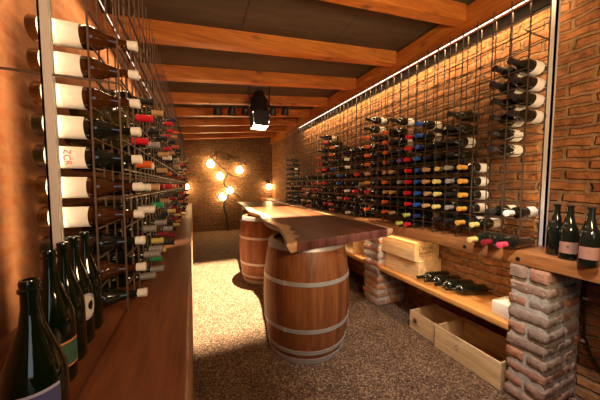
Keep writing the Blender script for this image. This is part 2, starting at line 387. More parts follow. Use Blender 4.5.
# ------------------------------------------------------------------ LED strips
def led(lb, x, z, y0, y1, energy, tilt, color, tname, dio=4.0):
    t = thing('led_strip', lb, 'light', (x, (y0 + y1) / 2, z))
    p = MB(); p.box((x - .005, y0, z + .003), (x + .008, y1, z + .010)); p.build('profile', M_alu, t)
    m = MB()
    n = int((y1 - y0) / .045)
    for k in range(n):
        yy = y0 + (y1 - y0) * k / n
        m.box((x - .003, yy + .004, z - .002), (x + .004, yy + .041, z + .002))
    m.build('diodes', glow(tname, (1, .84, .72), dio), t)
    d = bpy.data.lights.new(tname + '_light', 'AREA'); d.shape = 'RECTANGLE'; d.size = .02; d.size_y = y1 - y0; d.energy = energy; d.color = color
    o = bpy.data.objects.new(tname + '_light', d); col.objects.link(o); o.location = (x, (y0 + y1) / 2, z - .008); o.rotation_euler = (0, R(tilt), 0)
led('bright LED strip above the rack along the top of the right wall', 1.99, 2.485, .92, 4.9, 40, -30, (1, .70, .36), 'led_right')
led('sparkling LED strip behind the wire mesh high on the left wall', -.49, 2.335, 1.25, 3.6, 8, 12, (1, .66, .32), 'led_left', 11.0)
l = MB(); l.box((2.105, .9, 2.455), (XR - .001, 5.2, 2.534)); tag(l.build('lath', M_darkband), 'dark lath under the right wall timber, behind the LED strip', 'trim')  # near-black strip without gloss, set on the wall below the timber

def led_post(lb, x, y, z0, z1, energy, color, name, aim):
    t = thing('led_strip', lb, 'light', (x, y, z0))
    p = MB(); p.box((x - .006, y - .004, z0), (x + .006, y - .001, z1)); p.build('profile', M_alu, t)
    m = MB(); n = int((z1 - z0) / .03)
    for k in range(n):
        z = z0 + (z1 - z0) * k / n
        m.box((x - .003, y - .001, z + .003), (x + .003, y + .002, z + .027))
    m.build('diodes', glow(name, (1, .84, .66), 3.0), t)
    d = bpy.data.lights.new(name + '_light', 'AREA'); d.shape = 'RECTANGLE'; d.size = .02; d.size_y = z1 - z0; d.energy = energy; d.color = color
    o = bpy.data.objects.new(name + '_light', d); col.objects.link(o); o.location = (x, y + .006, (z0 + z1) / 2)
    o.matrix_world = Matrix.Translation(o.location) @ Matrix(((0, 0, -1), (-1, 0, 0), (0, 1, 0))).to_4x4() if False else Matrix.Translation((x, y + .006, (z0 + z1) / 2)) @ Matrix.Rotation(aim, 4, 'Z') @ Matrix.Rotation(R(90), 4, 'X')
led_post('upright LED strip on the steel post of the left rack', -.447, 1.135, .86, 2.36, 5, (1, .70, .38), 'led_post_left', R(86))
led_post('upright LED strip hidden behind the steel post of the right rack', 2.10, .898, .95, 2.40, 2.0, (1, .68, .34), 'led_post_right', R(-5))
def under(y0, y1, energy, lb, name):
    x, z = 1.795, .8245
    t = thing('led_strip', lb, 'light', (x, (y0 + y1) / 2, z))
    p = MB(); p.box((x - .005, y0, z + .001), (x + .005, y1, z + .0055)); p.build('profile', M_alu, t)
    p = MB(); p.box((x - .003, y0 + .005, z - .001), (x + .003, y1 - .005, z + .001)); p.build('diodes', glow(name, (1, .78, .5), 8.0), t)
    d = bpy.data.lights.new(name + '_light', 'AREA'); d.shape = 'RECTANGLE'; d.size = .01; d.size_y = y1 - y0; d.energy = energy; d.color = (1, .64, .30)
    o = bpy.data.objects.new(name + '_light', d); col.objects.link(o); o.location = (x, (y0 + y1) / 2, z - .0025); o.rotation_euler = (0, R(-8), 0)
under(.93, 2.07, 3.6, 'LED strip under the front edge of the right shelf, above the lower shelf', 'led_under')
under(2.37, 3.6, 3.6, 'LED strip under the right shelf beyond the second pillar', 'led_under_far')

# ------------------------------------------------------------------ bottles
def prof(kind, r, H):
    n = .0148 if kind != 'champ' else .0115
    if kind == 'bord': return [(0, .012), (r * .55, .006), (r * .9, 0), (r, .006), (r, .62 * H), (r * .96, .655 * H), (r * .80, .69 * H), (n * 1.3, .735 * H), (n, .77 * H), (n * .95, .965 * H), (n * 1.12, .968 * H), (n * 1.12, .99 * H), (n * .9, H), (0, H)]
    if kind == 'burg': return [(0, .014), (r * .55, .008), (r * .9, 0), (r, .006), (r, .50 * H), (r * .97, .55 * H), (r * .82, .61 * H), (r * .58, .68 * H), (n * 1.25, .76 * H), (n, .82 * H), (n * .97, .965 * H), (n * 1.15, .968 * H), (n * 1.15, .99 * H), (n * .9, H), (0, H)]
    return [(0, .016), (r * .55, .010), (r * .9, 0), (r, .008), (r, .46 * H), (r * .96, .52 * H), (r * .80, .60 * H), (r * .60, .68 * H), (n * 1.45, .77 * H), (n * 1.1, .86 * H), (n * 1.05, .935 * H), (n * 1.32, .938 * H), (n * 1.32, .955 * H), (n * 1.1, .96 * H), (n * 1.18, .985 * H), (n * 1.05, H), (n * .7, H), (n * .6, .93 * H)]
_mesh = {}
def bmesh_for(key, fn):
    if key not in _mesh: _mesh[key] = fn()
    return _mesh[key]
def part(name, me, parent):
    o = bpy.data.objects.new(name, me); col.objects.link(o); o.parent = parent; return o
def bottle(loc, Mrot, kind, r, H, glass, cap=None, label=None, lb='', group=None, capz=.80, lz=(.10, .40), cat='bottle', spin=0.0):
    root = thing('wine_bottle', lb, cat, loc, group)
    root.rotation_euler = (Mrot.to_4x4() @ Matrix.Rotation(spin, 4, 'Z')).to_euler()
    part('glass', bmesh_for(('g', kind, r, H, glass), lambda: MB().lathe(prof(kind, r, H), 28).mesh('glass', G[glass], smooth=50)), root)
    n = .0148 if kind != 'champ' else .0165
    if cap:
        z0 = capz * H
        part('capsule', bmesh_for(('c', kind, H, cap, capz), lambda: MB().lathe([(n * 1.0, z0), (n * 1.16, z0 + .001), (n * 1.16, H * .95), (n * 1.24, H * .965), (n * 1.24, H + .0012), (n * .8, H + .003), (0, H + .003)], 18).mesh('capsule', CAP[cap], smooth=40)), root)
    if label:
        part('label', bmesh_for(('l', r, H, label, lz), lambda: MB().lathe([(r + .0007, lz[0] * H), (r + .0007, lz[1] * H)], 30, a0=R(-150), a1=R(150)).mesh('label', PAPER[label], smooth=40)), root)
    return root
TO_LEFT = Matrix.Rotation(R(-90), 4, 'Y')     # neck towards -X (out of the right rack)
TO_RIGHT = Matrix.Rotation(R(90), 4, 'Y')     # neck towards +X (out of the left rack)
cap_word = dict(red='bright red', orange='orange', blue='blue', gold='gold', yellow='pale yellow', white='white', tan='tan', black='black', grey='silver grey', purple='purple', green='green', teal='teal', darkred='dark red', lime='lime green', pink='pink', navy='navy')
def nth(k):
    if k < 20: return ordn[k]
    return 'twenty-' + ordn[k - 20] if k < 29 else ('thirtieth' if k == 29 else 'thirty-' + ordn[k - 30])

# right rack: (column index, {row: capsule}, glass kind, label colour, bottle type)
RC = {}
def rc(k, rows, caps, label=None, kind='bord', r=.037, H=.30, glass='dark', capz=.80):
    for i, row in enumerate(rows):
        cp = caps[i % len(caps)] if isinstance(caps, (list, tuple)) else caps
        lbl = label[i % len(label)] if isinstance(label, (list, tuple)) else label
        RC[(k, row)] = (cp, lbl, kind, r, H, glass, capz)
rc(0, [10, 9, 8, 7], 'black', 'white', 'burg', .040, .31)
rc(1, [10, 9, 8, 7, 6, 5], 'black', 'white', 'burg', .040, .31)
rc(0, [1], 'white', 'white')
rc(1, [1], 'black', 'cream')
rc(2, [0], 'yellow', 'cream')
rc(3, [4, 3, 2, 1, 0], 'gold', ['white', 'white', 'white', 'cream', 'cream'], capz=.78)
rc(4, [8, 7, 6, 5, 4, 3, 2, 1, 0], ['black', 'black', 'black', 'black', 'grey', 'grey', 'black', 'grey', 'black'], [None, None, 'white', None, None, None, None, None, None], 'burg', .039)
rc(5, [4, 3, 2, 1], 'yellow', 'cream', capz=.80)
rc(5, [7, 6, 5, 0], 'black', [None, None, None, 'cream'])
rc(6, [4, 3, 2, 1], 'tan', 'cream')
rc(6, [6, 5], 'black', None)
rc(7, [8, 7, 6, 5, 4, 3, 2, 1], 'blue', ['cream', 'cream', 'cream', None, None, None, None, None])
rc(7, [0], 'navy', 'cream')
rc(8, [7, 6, 5, 4, 3, 2, 1], 'red', [None, None, None, None])
rc(8, [0], 'lime', None)
rc(9, [5], 'purple', None)
rc(9, [4, 3, 2, 1, 0], ['black', 'grey', 'black', 'black', 'black'], None)
rc(10, [9, 8, 7, 6, 5], 'black', ['white', 'tan', 'cream', 'tan', None])
rc(10, [4, 3, 2, 1, 0], ['tan', 'black', 'gold', 'black', 'tan'], None)
rc(11, [8, 7, 6, 5, 4, 3, 2, 1], ['orange', 'orange', 'orange', 'orange', 'tan', 'orange', 'tan', 'orange'], [None, None, None, 'white', None, 'cream'])
rc(11, [0], 'orange', 'white')
rc(12, [6, 5, 4, 3, 2, 1, 0], 'black', None)
rc(14, [10, 9], 'black', ['white', 'cream'])
rc(14, [8, 7, 6, 5], 'orange', None)
rc(14, [4, 3, 2, 1, 0], ['tan', 'gold', 'red', 'black', 'orange'], None, r=.036)
rnd = random.Random(21)
def far(k, top, pal, lab=.25, low=-1):
    for row in range(low, top + 1):
        if rnd.random() < .03: continue
        rc(k, [row], rnd.choice(pal), 'cream' if rnd.random() < lab else None, r=.036, H=.30)
far(16, 7, ['black', 'tan', 'orange', 'black', 'red', 'black', 'black'])
far(18, 7, ['white', 'tan', 'red', 'black', 'black', 'black'])
far(20, 7, ['black', 'tan', 'red', 'blue', 'black', 'black'])
far(22, 8, ['blue', 'black', 'black', 'black', 'orange'])
far(24, 9, ['orange', 'black', 'black', 'red', 'black'], .3)
rc(25, [10, 9], 'black', 'cream', r=.036)
far(26, 8, ['red', 'orange', 'black', 'black', 'black', 'black'])
far(28, 4, ['red', 'red', 'black', 'tan', 'black'])
far(30, 4, ['orange', 'tan', 'black', 'black'])
far(32, 4, ['black', 'orange', 'gold', 'black'])
far(35, 4, ['black', 'black', 'tan', 'navy'])
far(38, 4, ['black', 'navy', 'black', 'tan'])
far(41, 8, ['black', 'navy', 'black', 'black'], .35)
cols_r = sorted({k for k, _ in RC})
for (k, row), (cp, lbl, kind, r, H, gl, capz) in sorted(RC.items()):
    z = RZ0 + .1 * row if row >= 0 else .911 + r
    if row >= 0: z += (r - .040)
    tipx = 1.745 + rnd.uniform(-.012, .012) - (H - .30)
    rows = sorted([q for kk, q in RC if kk == k], reverse=True); ci = cols_r.index(k); ri = rows.index(row)
    lw = {'white': 'white-labelled ', 'cream': 'cream-labelled ', 'tan': 'tan-labelled '}.get(lbl, '')
    lb = '%sbottle, %s capsule, right rack, %s column from post, %s from top' % (lw, cap_word[cp], nth(ci), nth(ri))
    bottle((tipx + H, RY0 + RP * k + rnd.uniform(-.004, .004), z), TO_LEFT, kind, r, H, gl, cp, lbl, lb, 'bottles lying in the right rack', capz, (.12, .40), spin=rnd.uniform(0, 6.28) if k > 12 else R(180) + rnd.uniform(-.4, .4))

# left rack: tips read along the rows and columns of the mesh
LC = {}
rows_white = [(9, 'amber', 'white'), (8, 'amber', 'white'), (7, 'amber', 'white'), (6, 'dark', 'white'), (5, 'dark', 'white'), (4, 'amber', 'white'), (3, 'amber', 'white'), (2, 'dark', None), (1, 'amber', None), (0, 'dark', None)]
for row, gl, lbl in rows_white: LC[(0, row)] = ('white', lbl, 'burg', .042, .32, gl, .90)
def lc(k, row, cp, gl='dark', kind='bord', capz=.80, lbl=None): LC[(k, row)] = (cp, lbl, kind, .038, .31, gl, capz)
for row, cp in ((7, 'red'), (6, 'red'), (5, 'orange'), (4, 'white'), (3, 'white'), (1, 'grey'), (0, 'grey')): lc(2, row, cp, 'olive' if row in (7, 6) else 'dark', capz=.78)
for row, cp in ((8, 'black'), (6, 'grey'), (5, 'white'), (4, 'tan'), (3, 'grey'), (2, 'grey'), (1, 'grey'), (0, 'grey')): lc(3, row, cp)
for row, cp in ((8, 'tan'), (7, 'black'), (3, 'green'), (2, 'grey'), (1, 'yellow'), (0, 'green')): lc(5, row, cp, 'green')
for row, cp in ((7, 'black'), (6, 'tan'), (5, 'tan'), (4, 'darkred'), (2, 'black'), (1, 'darkred'), (0, 'yellow')): lc(7, row, cp)
for row, cp in ((9, 'black'), (6, 'white'), (5, 'black'), (4, 'red'), (3, 'tan'), (2, 'black'), (1, 'grey'), (0, 'black')): lc(9, row, cp)
for row, cp in ((9, 'red'), (8, 'red'), (7, 'red'), (6, 'black'), (5, 'orange'), (4, 'tan'), (3, 'darkred'), (2, 'yellow'), (1, 'black'), (0, 'darkred')): lc(12, row, cp)
rl = random.Random(5)
for k in (15, 18, 21, 25, 29, 33, 37, 41, 46, 51):
    top = rl.choice([7, 8, 9, 9, 10])
    for row in range(0, top + 1):
        if rl.random() < .12: continue
        lc(k, row, rl.choice(['red', 'black', 'black', 'tan', 'orange', 'black', 'navy', 'black', 'darkred', 'grey', 'gold', 'darkred', 'yellow']))
cols_l = sorted({k for k, _ in LC})
first_left = {}
for (k, row), (cp, lbl, kind, r, H, gl, capz) in sorted(LC.items()):
    z = LZ0 + LP * row + (r - .042)
    tip = -.21 + (0 if k == 0 else rl.uniform(-.012, .03))
    rows = sorted([q for kk, q in LC if kk == k], reverse=True); ci = cols_l.index(k); ri = rows.index(row)
    lw = 'white-labelled ' if lbl else ''
    lb = '%s%s bottle, %s cap, left rack, %s column from post, %s from top' % (lw, {'amber': 'amber', 'dark': 'dark', 'olive': 'olive', 'green': 'green'}[gl], cap_word[cp], nth(ci), nth(ri))
    first_left[(k, row)] = bottle((tip - H, LY0 + LP * k + rl.uniform(-.004, .004), z), TO_RIGHT, kind, r, H, gl, cp, lbl, lb, 'bottles lying in the left rack', capz, (.10, .46), spin=0 if k == 0 else rl.uniform(-.3, .3))

def text_mesh(s, size, depth=.0):
    cu = bpy.data.curves.new('lettering', 'FONT'); cu.body = s; cu.size = size; cu.align_x = 'CENTER'; cu.align_y = 'CENTER'; cu.extrude = depth
    o = bpy.data.objects.new('lettering', cu); col.objects.link(o)
    dg = bpy.context.evaluated_depsgraph_get(); me = bpy.data.meshes.new_from_object(o.evaluated_get(dg)); col.objects.unlink(o); bpy.data.objects.remove(o)
    return me
def text_part(s, size, f, m, parent):
    me = text_mesh(s, size)
    bm = bmesh.new(); bm.from_mesh(me); bmesh.ops.triangulate(bm, faces=bm.faces)
    bmesh.ops.subdivide_edges(bm, edges=list(bm.edges), cuts=2, use_grid_fill=True)
    for v in bm.verts: v.co = f(v.co.x, v.co.y)
    bm.to_mesh(me); bm.free(); me.materials.clear(); me.materials.append(m)
    o = bpy.data.objects.new('lettering', me); col.objects.link(o); o.parent = parent; return o
# red letters on one white label of the left rack (read up the bottle's round)
b5 = first_left[(0, 5)]
def on_left(x, y):                            # x runs round the bottle, y along it
    a = x / .042 + R(-84); r_ = .042 + .0016
    return Vector((r_ * math.cos(a), r_ * math.sin(a), .32 * .30 - y * -1))
text_part('ZCR', .03, on_left, M_redink, [c_ for c_ in b5.children if c_.name.startswith('label')][0])

# standing bottles
def standing(x, y, z, H, r, glass, kind, lb, group, cap=None):
    t = bottle((x, y, z), Matrix.Identity(4), kind, r, H, glass, cap, None, lb, group); return t
def patch(parent, r, a, da, z0, z1, m, name='label', rr=.0008):
    return part(name, MB().lathe([(r + rr, z0), (r + rr, z1)], 14, a0=R(a - da), a1=R(a + da)).mesh(name, m, smooth=60), parent)
def oval(parent, r, a, da, zc, hz, m, name, rr):
    mb = MB(); vs = [(0, 0)]; fs = []
    for k in range(28): vs.append((math.cos(k * math.tau / 28), math.sin(k * math.tau / 28)))
    for k in range(28): fs.append((0, 1 + k, 1 + (k + 1) % 28))
    mb.add([((r + rr) * math.cos(R(a + da * u)), (r + rr) * math.sin(R(a + da * u)), zc + hz * v) for u, v in vs], fs)
    return part(name, mb.mesh(name, m), parent)
SB = [(-.268, .560), (-.343, .800), (-.352, .892), (-.360, .980), (-.362, 1.066)]
lbs = ['nearest of the open green bottles on the left counter, with a navy label', 'second open green bottle on the left counter, with orange-edged green label', 'third open green bottle in the line on the left counter, no label seen', 'fourth open green bottle on the left counter, with a round pale label', 'farthest open green bottle of the line on the left counter, beside the post']
for i, (x, y) in enumerate(SB):
    r = .043 if i < 2 else .0415
    b = standing(x, y, .80, .34, r, 'champ', 'champ', lbs[i], 'open green bottles standing on the left counter')
    if i == 0:
        lab = patch(b, r, -60, 36, .072, .162, PAPER['lilac'], 'label', .0006); patch(lab, r, -58, 33, .077, .157, PAPER['navy'], 'label_field', .0012)
        text_part('A', .018, lambda u, v: Vector(((r_0 := .043 + .002) * math.cos(u / .043 + R(-55)), r_0 * math.sin(u / .043 + R(-55)), .10 + v)), PAPER['cream'], lab)
    if i == 1:
        lab = patch(b, r, -36, 42, .045, .112, PAPER['orange'], 'label', .0006); patch(lab, r, -36, 42, .050, .107, PAPER['green'], 'label_field', .0012)
    if i == 3:
        lab = oval(b, r, -38, 50, .12, .042, PAPER['lilac'], 'label', .0006); oval(lab, r, -38, 41, .12, .034, PAPER['grey'], 'label_field', .0012)
    if i in (1, 3):
        w = MB(); w.lathe([(.0205, .235), (.0225, .238), (.0205, .241)], 16); part('neck_wire', w.mesh('neck_wire', M_steel, smooth=60), b)
SR = [(1.845, .735), (1.80, .665), (1.745, .572)]
lr = ['dark bottle on the right shelf beside the rack post, no label seen', 'middle dark bottle of three on the right shelf, with pinkish label', 'rightmost dark bottle on the right shelf, with larger reddish-tan label']
for i, (x, y) in enumerate(SR):
    b = standing(x, y, .91, .285, .037, 'dark', 'burg', lr[i], 'dark bottles standing on the right shelf')
    if i:
        lab = patch(b, .037, -155, 62, .035, .095, PAPER['tan'], 'label', .0008)
        text_part('R' if i == 1 else '~', .022, lambda u, v: Vector((.0388 * math.cos(u / .037 + R(-160)), .0388 * math.sin(u / .037 + R(-160)), .07 + v)), M_inkblack, lab)

# bottles lying on the right shelf (in front of the rack) and on the lower shelf
for (tx, y, cp, lb) in ((1.62, 1.06, 'yellow', 'dark bottle with yellow capsule lying on the right shelf under the rack'), (1.625, .978, 'darkred', 'dark bottle with dark red capsule lying on the right shelf, middle of three'), (1.635, .897, 'pink', 'dark bottle with pinkish red capsule lying on the right shelf nearest the viewer'),
                        (1.70, 1.78, 'lime', 'dark bottle with lime green capsule lying on the right shelf behind the table corner'), (1.71, 1.70, 'red', 'dark bottle with red capsule lying on the right shelf behind the table corner')):
    bottle((tx + .30, y, .911 + .036), TO_LEFT, 'bord', .036, .30, 'dark', cp, None, lb, 'bottles lying on the right shelf', .80)
LO = [(1.80, 1.625, -.06), (1.795, 1.54, -.09), (1.80, 1.447, -.11), (1.805, 1.355, -.125)]
ll = ['dark bottle lying on the lower shelf right beside the wine crates', 'second dark bottle from the wine crates, lying on the lower shelf', 'third dark bottle from the wine crates, lying on the lower shelf', 'dark bottle lying on the lower shelf, nearest the viewer of the four']
for i, (x, y, dy) in enumerate(LO):
    a_ = math.asin(dy / .31)
    bottle((x + .31 * math.cos(a_), y + dy, .436 + .041), Matrix.Rotation(a_, 4, 'Z') @ TO_LEFT, 'bord',   .041, .31, 'dark', None, None, ll[i], 'dark bottles lying on the lower shelf')

# ------------------------------------------------------------------ wooden wine crates
def closed_crate(x0, x1, y0, y1, z0, z1, lb):
    t = thing('wine_crate', lb, 'crate', ((x0 + x1) / 2, (y0 + y1) / 2, z0), 'pale pine wine crates')
    w = .011
    b = MB(); b.box((x0, y0, z0), (x1, y1, z0 + w)); b.box((x0, y0, z0 + w), (x0 + w, y1, z1 - w)); b.box((x1 - w, y0, z0 + w), (x1, y1, z1 - w)); b.box((x0 + w, y0 + .001, z0 + w), (x1 - w, y0 + w, z1 - w)); b.box((x0 + w, y1 - w, z0 + w), (x1 - w, y1 - .001, z1 - w))
    b.build('body', M_crate, t)
    b = MB(); b.box((x0 - .001, y0 - .001, z1 - w + .001), (x1 + .001, y1 + .001, z1)); b.build('lid', M_crate, t)
    n = MB()
    for yy in (y0 + .006, y1 - .006):
        for zz in (.03, .08, .13): n.box((x0 - .0008, yy - .002, z0 + zz - .002), (x0 + .001, yy + .002, z0 + zz + .002))
    n.build('nails', M_blackm, t)
    return t
def open_crate(x0, x1, y0, y1, h, lb, mark):
    t = thing('wine_crate', lb, 'crate', ((x0 + x1) / 2, (y0 + y1) / 2, 0), 'pale pine wine crates')
    w = .012
    b = MB(); b.box((x0, y0, .001), (x0 + w, y1, h)); b.build('front_panel', M_crate, t)
    b = MB(); b.box((x1 - w, y0, .001), (x1, y1, h)); b.build('rear_panel', M_crate_in, t)
    for yy in (y0, y1 - w):
        b = MB(); b.box((x0 + w, yy, .001), (x1 - w, yy + w, h - .004)); b.build('end_panel', M_crate_in, t)
    b = MB(); b.box((x0 + w, y0 + w, .001), (x1 - w, y1 - w, .012)); b.build('bottom', M_crate_in, t)
    b = MB()
    if mark == 'round':
        b.lathe([(0, .0008), (.020, .0008)], 20, M=Matrix.Translation((x0 - .0004, y1 - .06, h * .52)) @ Matrix.Rotation(R(-90), 4, 'Y'))
        b.lathe([(.024, .0008), (.027, .0008)], 20, M=Matrix.Translation((x0 - .0004, y1 - .06, h * .52)) @ Matrix.Rotation(R(-90), 4, 'Y'))
    else:
        for dy, dz in ((0, .02), (.012, .006), (-.010, .004), (0, -.014)): b.box((x0 - .0012, (y0 + y1) / 2 + .05 + dy, h * .5 + dz), (x0 + .0005, (y0 + y1) / 2 + .058 + dy, h * .5 + dz + .008))
    b.build('stamp', M_ink, t)
    return t
t1 = closed_crate(1.838, 2.13, 1.650, 2.085, .436, .604, 'closed pine wine crate on the lower shelf, bottom of the stack of two')
t2 = closed_crate(1.806, 2.112, 1.665, 2.10, .605, .775, 'closed pine wine crate on the lower shelf, top of the stack, with lettering')
def on_end(x_c, z_c, y): return lambda u, v: Vector((x_c + u, y, z_c + v))
def rel(t, f): L_ = t.location; return lambda u, v: f(u, v) - L_
text_part('Clos des', .054, rel(t2, on_end(1.945, .720, 1.6625)), M_ink, t2); text_part('Jacobins', .054, rel(t2, on_end(1.945, .678, 1.6625)), M_ink, t2)
text_part('grand cru classé', .020, rel(t2, on_end(1.93, .645, 1.6625)), M_ink, t2)
text_part('LPM', .030, rel(t1, on_end(1.945, .545, 1.6630)), M_inkblack, t1)
ar = MB(); pts = [(1.945 + .10 * math.cos(a), 1.6635, .515 + .062 * math.sin(a)) for a in [math.pi * k / 14 for k in range(15)]]
ar.tube([(1.845, 1.6635, .45)] + pts[::-1] + [(2.045, 1.6635, .45)], .0016, 6); ar.build('emblem', M_ink, t1, 40)
closed_crate(1.785, 2.10, 2.60, 3.06, .436, .64, 'pale pine wine crate on the lower shelf beyond the second pillar')
open_crate(1.775, 2.085, 1.395, 1.672, .165, 'smaller open pine crate on the gravel, with round stamp, below the shelf', 'round')
open_crate(1.745, 2.08, .915, 1.388, .178, 'longer open pine crate on the gravel, beside the foreground brick pillar', 'flower')
b = MB(); b.box((1.825, .925, .436), (2.0, 1.03, .525), bev=.002)
t = thing('carton', 'small white carton on the lower shelf against the foreground pillar', 'box', (1.9, .98, .436))
b.build('body', M_carton, t, 40)
b = MB(); b.box((1.8235, .93, .51), (2.0, .934, .5262)); b.build('flap_seam', PAPER['cream'], t)
b = MB()
b.tube([(2.13, .70, .83), (2.128, .70, .6), (2.127, .69, .4), (2.127, .66, .3), (2.125, .60, .2), (2.124, .56, .01)], .006, 8)
t = thing('cable', 'black cable running down the brick wall behind the foreground pillar', 'cable', (2.12, .66, .0)); b.build('sheath', M_black, t, 40)
for zz in (.62, .36):
    k = MB(); k.box((2.115, .685, zz), (XR, .705, zz + .012)); k.build('clip', M_steel, t)

# ------------------------------------------------------------------ barrels
def barrel(x, y, lb, spin):
    t = thing('oak_barrel', lb, 'barrel', (x, y, 0), 'oak barrels carrying the table')
    H, rh, rb = .879, .295, .350
    rad = lambda z: rh + (rb - rh) * (1 - ((z - H / 2) / (H / 2)) ** 2) ** .9
    zs = [0, .012] + [H * k / 24 for k in range(1, 24)] + [H - .012, H]
    P_ = [(rad(z) - (.006 if z in (0, H) else 0), z) for z in zs]
    P_ = [(rh - .03, .03), (rh - .028, .0)] + P_ + [(rh - .028, H), (rh - .03, H - .03)]
    seam = lambda k: .9945 if k % 5 == 0 else 1.0
    b = MB(); b.lathe(P_, 150, seam=seam, M=Matrix.Translation((x, y, 0)) @ Matrix.Rotation(spin, 4, 'Z')); b.build('staves', M_barrel, t, 35)
    for z in (.03, H - .035):
        b = MB(); b.lathe([(0, z), (rh - .028, z), (rh - .028, z + .005), (0, z + .005)], 40, M=Matrix.Translation((x, y, 0))); b.build('head', M_head, t, 35)
    for z0, h in ((.004, .045), (.085, .030), (.255, .029), (H - .255 - .030, .029), (H - .049, .045)):
        b = MB(); b.lathe([(rad(z0) - .002, z0), (rad(z0) + .004, z0), (rad(z0 + h / 2) + .004, z0 + h / 2), (rad(z0 + h) + .004, z0 + h), (rad(z0 + h) - .002, z0 + h)], 72, M=Matrix.Translation((x, y, 0)))
        b.build('hoop', M_hoop, t, 35)
    r_ = MB()
    for z0 in (.265, H - .273):
        for dz in (0, .018):
            r_.lathe([(0, .004), (.006, .002), (.007, 0)], 8, M=Matrix.Translation((x, y, 0)) @ Matrix.Rotation(R(-140), 4, 'Z') @ Matrix.Translation((rad(z0) + .004, 0, z0 + dz - .004)) @ Matrix.Rotation(R(90), 4, 'Y'))
    r_.build('rivets', M_steel, t, 40)
barrel(.82, 1.86, 'front oak wine barrel with steel hoops under the near end of slab table', .2)
barrel(.87, 3.42, 'rear oak wine barrel with steel hoops, half hidden behind the front barrel', 1.1)
barrel(1.1, 4.85, 'farthest oak wine barrel under the slab table, hidden behind the others', 2.0)

# ------------------------------------------------------------------ live-edge slab
def smooth_line(pts, n):
    out = []
    for i in range(len(pts) - 1):
        p0 = Vector(pts[max(i - 1, 0)]); p1 = Vector(pts[i]); p2 = Vector(pts[i + 1]); p3 = Vector(pts[min(i + 2, len(pts) - 1)])
        for k in range(n):
            u = k / n
            out.append(.5 * ((2 * p1) + (p2 - p0) * u + (2 * p0 - 5 * p1 + 4 * p2 - p3) * u * u + (3 * p1 - p0 - 3 * p2 + p3) * u ** 3))
    out.append(Vector(pts[-1])); return out
left = smooth_line([(.500, 1.43), (.550, 1.62), (.60, 1.85), (.635, 2.10), (.61, 2.40), (.655, 2.70), (.70, 3.05), (.665, 3.5), (.70, 4.0), (.755, 4.7), (.78, 5.40)], 7)
right = smooth_line([(1.50, 1.615), (1.535, 2.0), (1.51, 2.5), (1.55, 3.2), (1.56, 3.8), (1.53, 4.6), (1.50, 5.40)], 7)
front = [Vector((.500 + (1.50 - .500) * k / 14, 1.43 + (1.615 - 1.43) * k / 14)) for k in range(1, 14)]
ring = left + [Vector((.78 + .72 * k / 8, 5.40 + .03 * math.sin(k))) for k in range(1, 8)] + right[::-1] + front[::-1]
M_heart.node_tree.nodes['Principled BSDF'].inputs['Specular IOR Level'].default_value = .22
nl, nr = len(left), len(right); n = len(ring)
kindr = ['L'] * nl + ['E'] * 7 + ['R'] * nr + ['F'] * 13
cen = Vector((1.05, 3.4)); z1, z0 = .94, .88
V = []; F = []; MI = []
def inset(i, d):
    a = ring[i - 1]; b = ring[(i + 1) % n]; tg = (b - a).normalized(); nr_ = Vector((tg.y, -tg.x))
    if (cen - ring[i]).dot(nr_) < 0 and kindr[i] in 'LR': nr_ = -nr_
    p = ring[i]
    if kindr[i] == 'L': q = p + Vector((d, 0))
    elif kindr[i] == 'R': q = p - Vector((d, 0))
    elif kindr[i] == 'F': q = Vector((p.x, p.y + .006))
    else: q = Vector((p.x, p.y - .006))
    return q
for i, p in enumerate(ring):
    w = noise.noise(Vector((p.x * 9, p.y * 9, 0)))
    w2 = noise.noise(Vector((p.x * 23, p.y * 23, 5)))
    if kindr[i] in 'LR':
        s_ = 1 if kindr[i] == 'L' else -1
        V += [Vector((p.x + s_ * (.035 + .018 * w), p.y, z0)), Vector((p.x + s_ * (.002 + .012 * w2), p.y, z0 + .03)), Vector((p.x + s_ * .006 * w, p.y, z1 - .008)), Vector((p.x + s_ * .008, p.y, z1))]
        d = (.085 + .035 * w + .03 * w2) if kindr[i] == 'L' else (.05 + .02 * w)
        if kindr[i] == 'L' and p.y < 1.75: d *= 1.0
    else:
        q = inset(i, 0)
        V += [Vector((p.x, p.y + .006 * w, z0)), Vector((p.x, p.y - .004 + .008 * w2, z0 + .03)), Vector((p.x, p.y + .003 * w, z1 - .005)), Vector((q.x, q.y, z1))]
        d = .006
    q = inset(i, d if kindr[i] in 'LR' else .02)
    fl = 1.43 + (q.x - .5) * .185 + .022
    if kindr[i] in 'LR': q.y = min(max(q.y, fl), 5.385)
    if kindr[i] == 'F': q.x = min(max(q.x, .600), 1.435); q.y = 1.43 + (q.x - .5) * .185 + .020
    if kindr[i] == 'E': q.x = min(max(q.x, .90), 1.42); q.y = 5.387
    V.append(Vector((q.x, q.y, z1)))
for i in range(n):
    j = (i + 1) % n; k1, k2 = kindr[i], kindr[j]
    side = 2 if (k1 in 'FE' and k2 in 'FE') else 3
    if k1 != k2 and ('F' in (k1, k2) or 'E' in (k1, k2)): side = 2
    for a in range(3): F.append((i * 5 + a, j * 5 + a, j * 5 + a + 1, i * 5 + a + 1)); MI.append(side)
    F.append((i * 5 + 3, j * 5 + 3, j * 5 + 4, i * 5 + 4)); MI.append(1 if (k1 in 'LR' or k2 in 'LR') else 0)
F.append([i * 5 + 4 for i in range(n)]); MI.append(0)
F.append([i * 5 for i in range(n)][::-1]); MI.append(0)
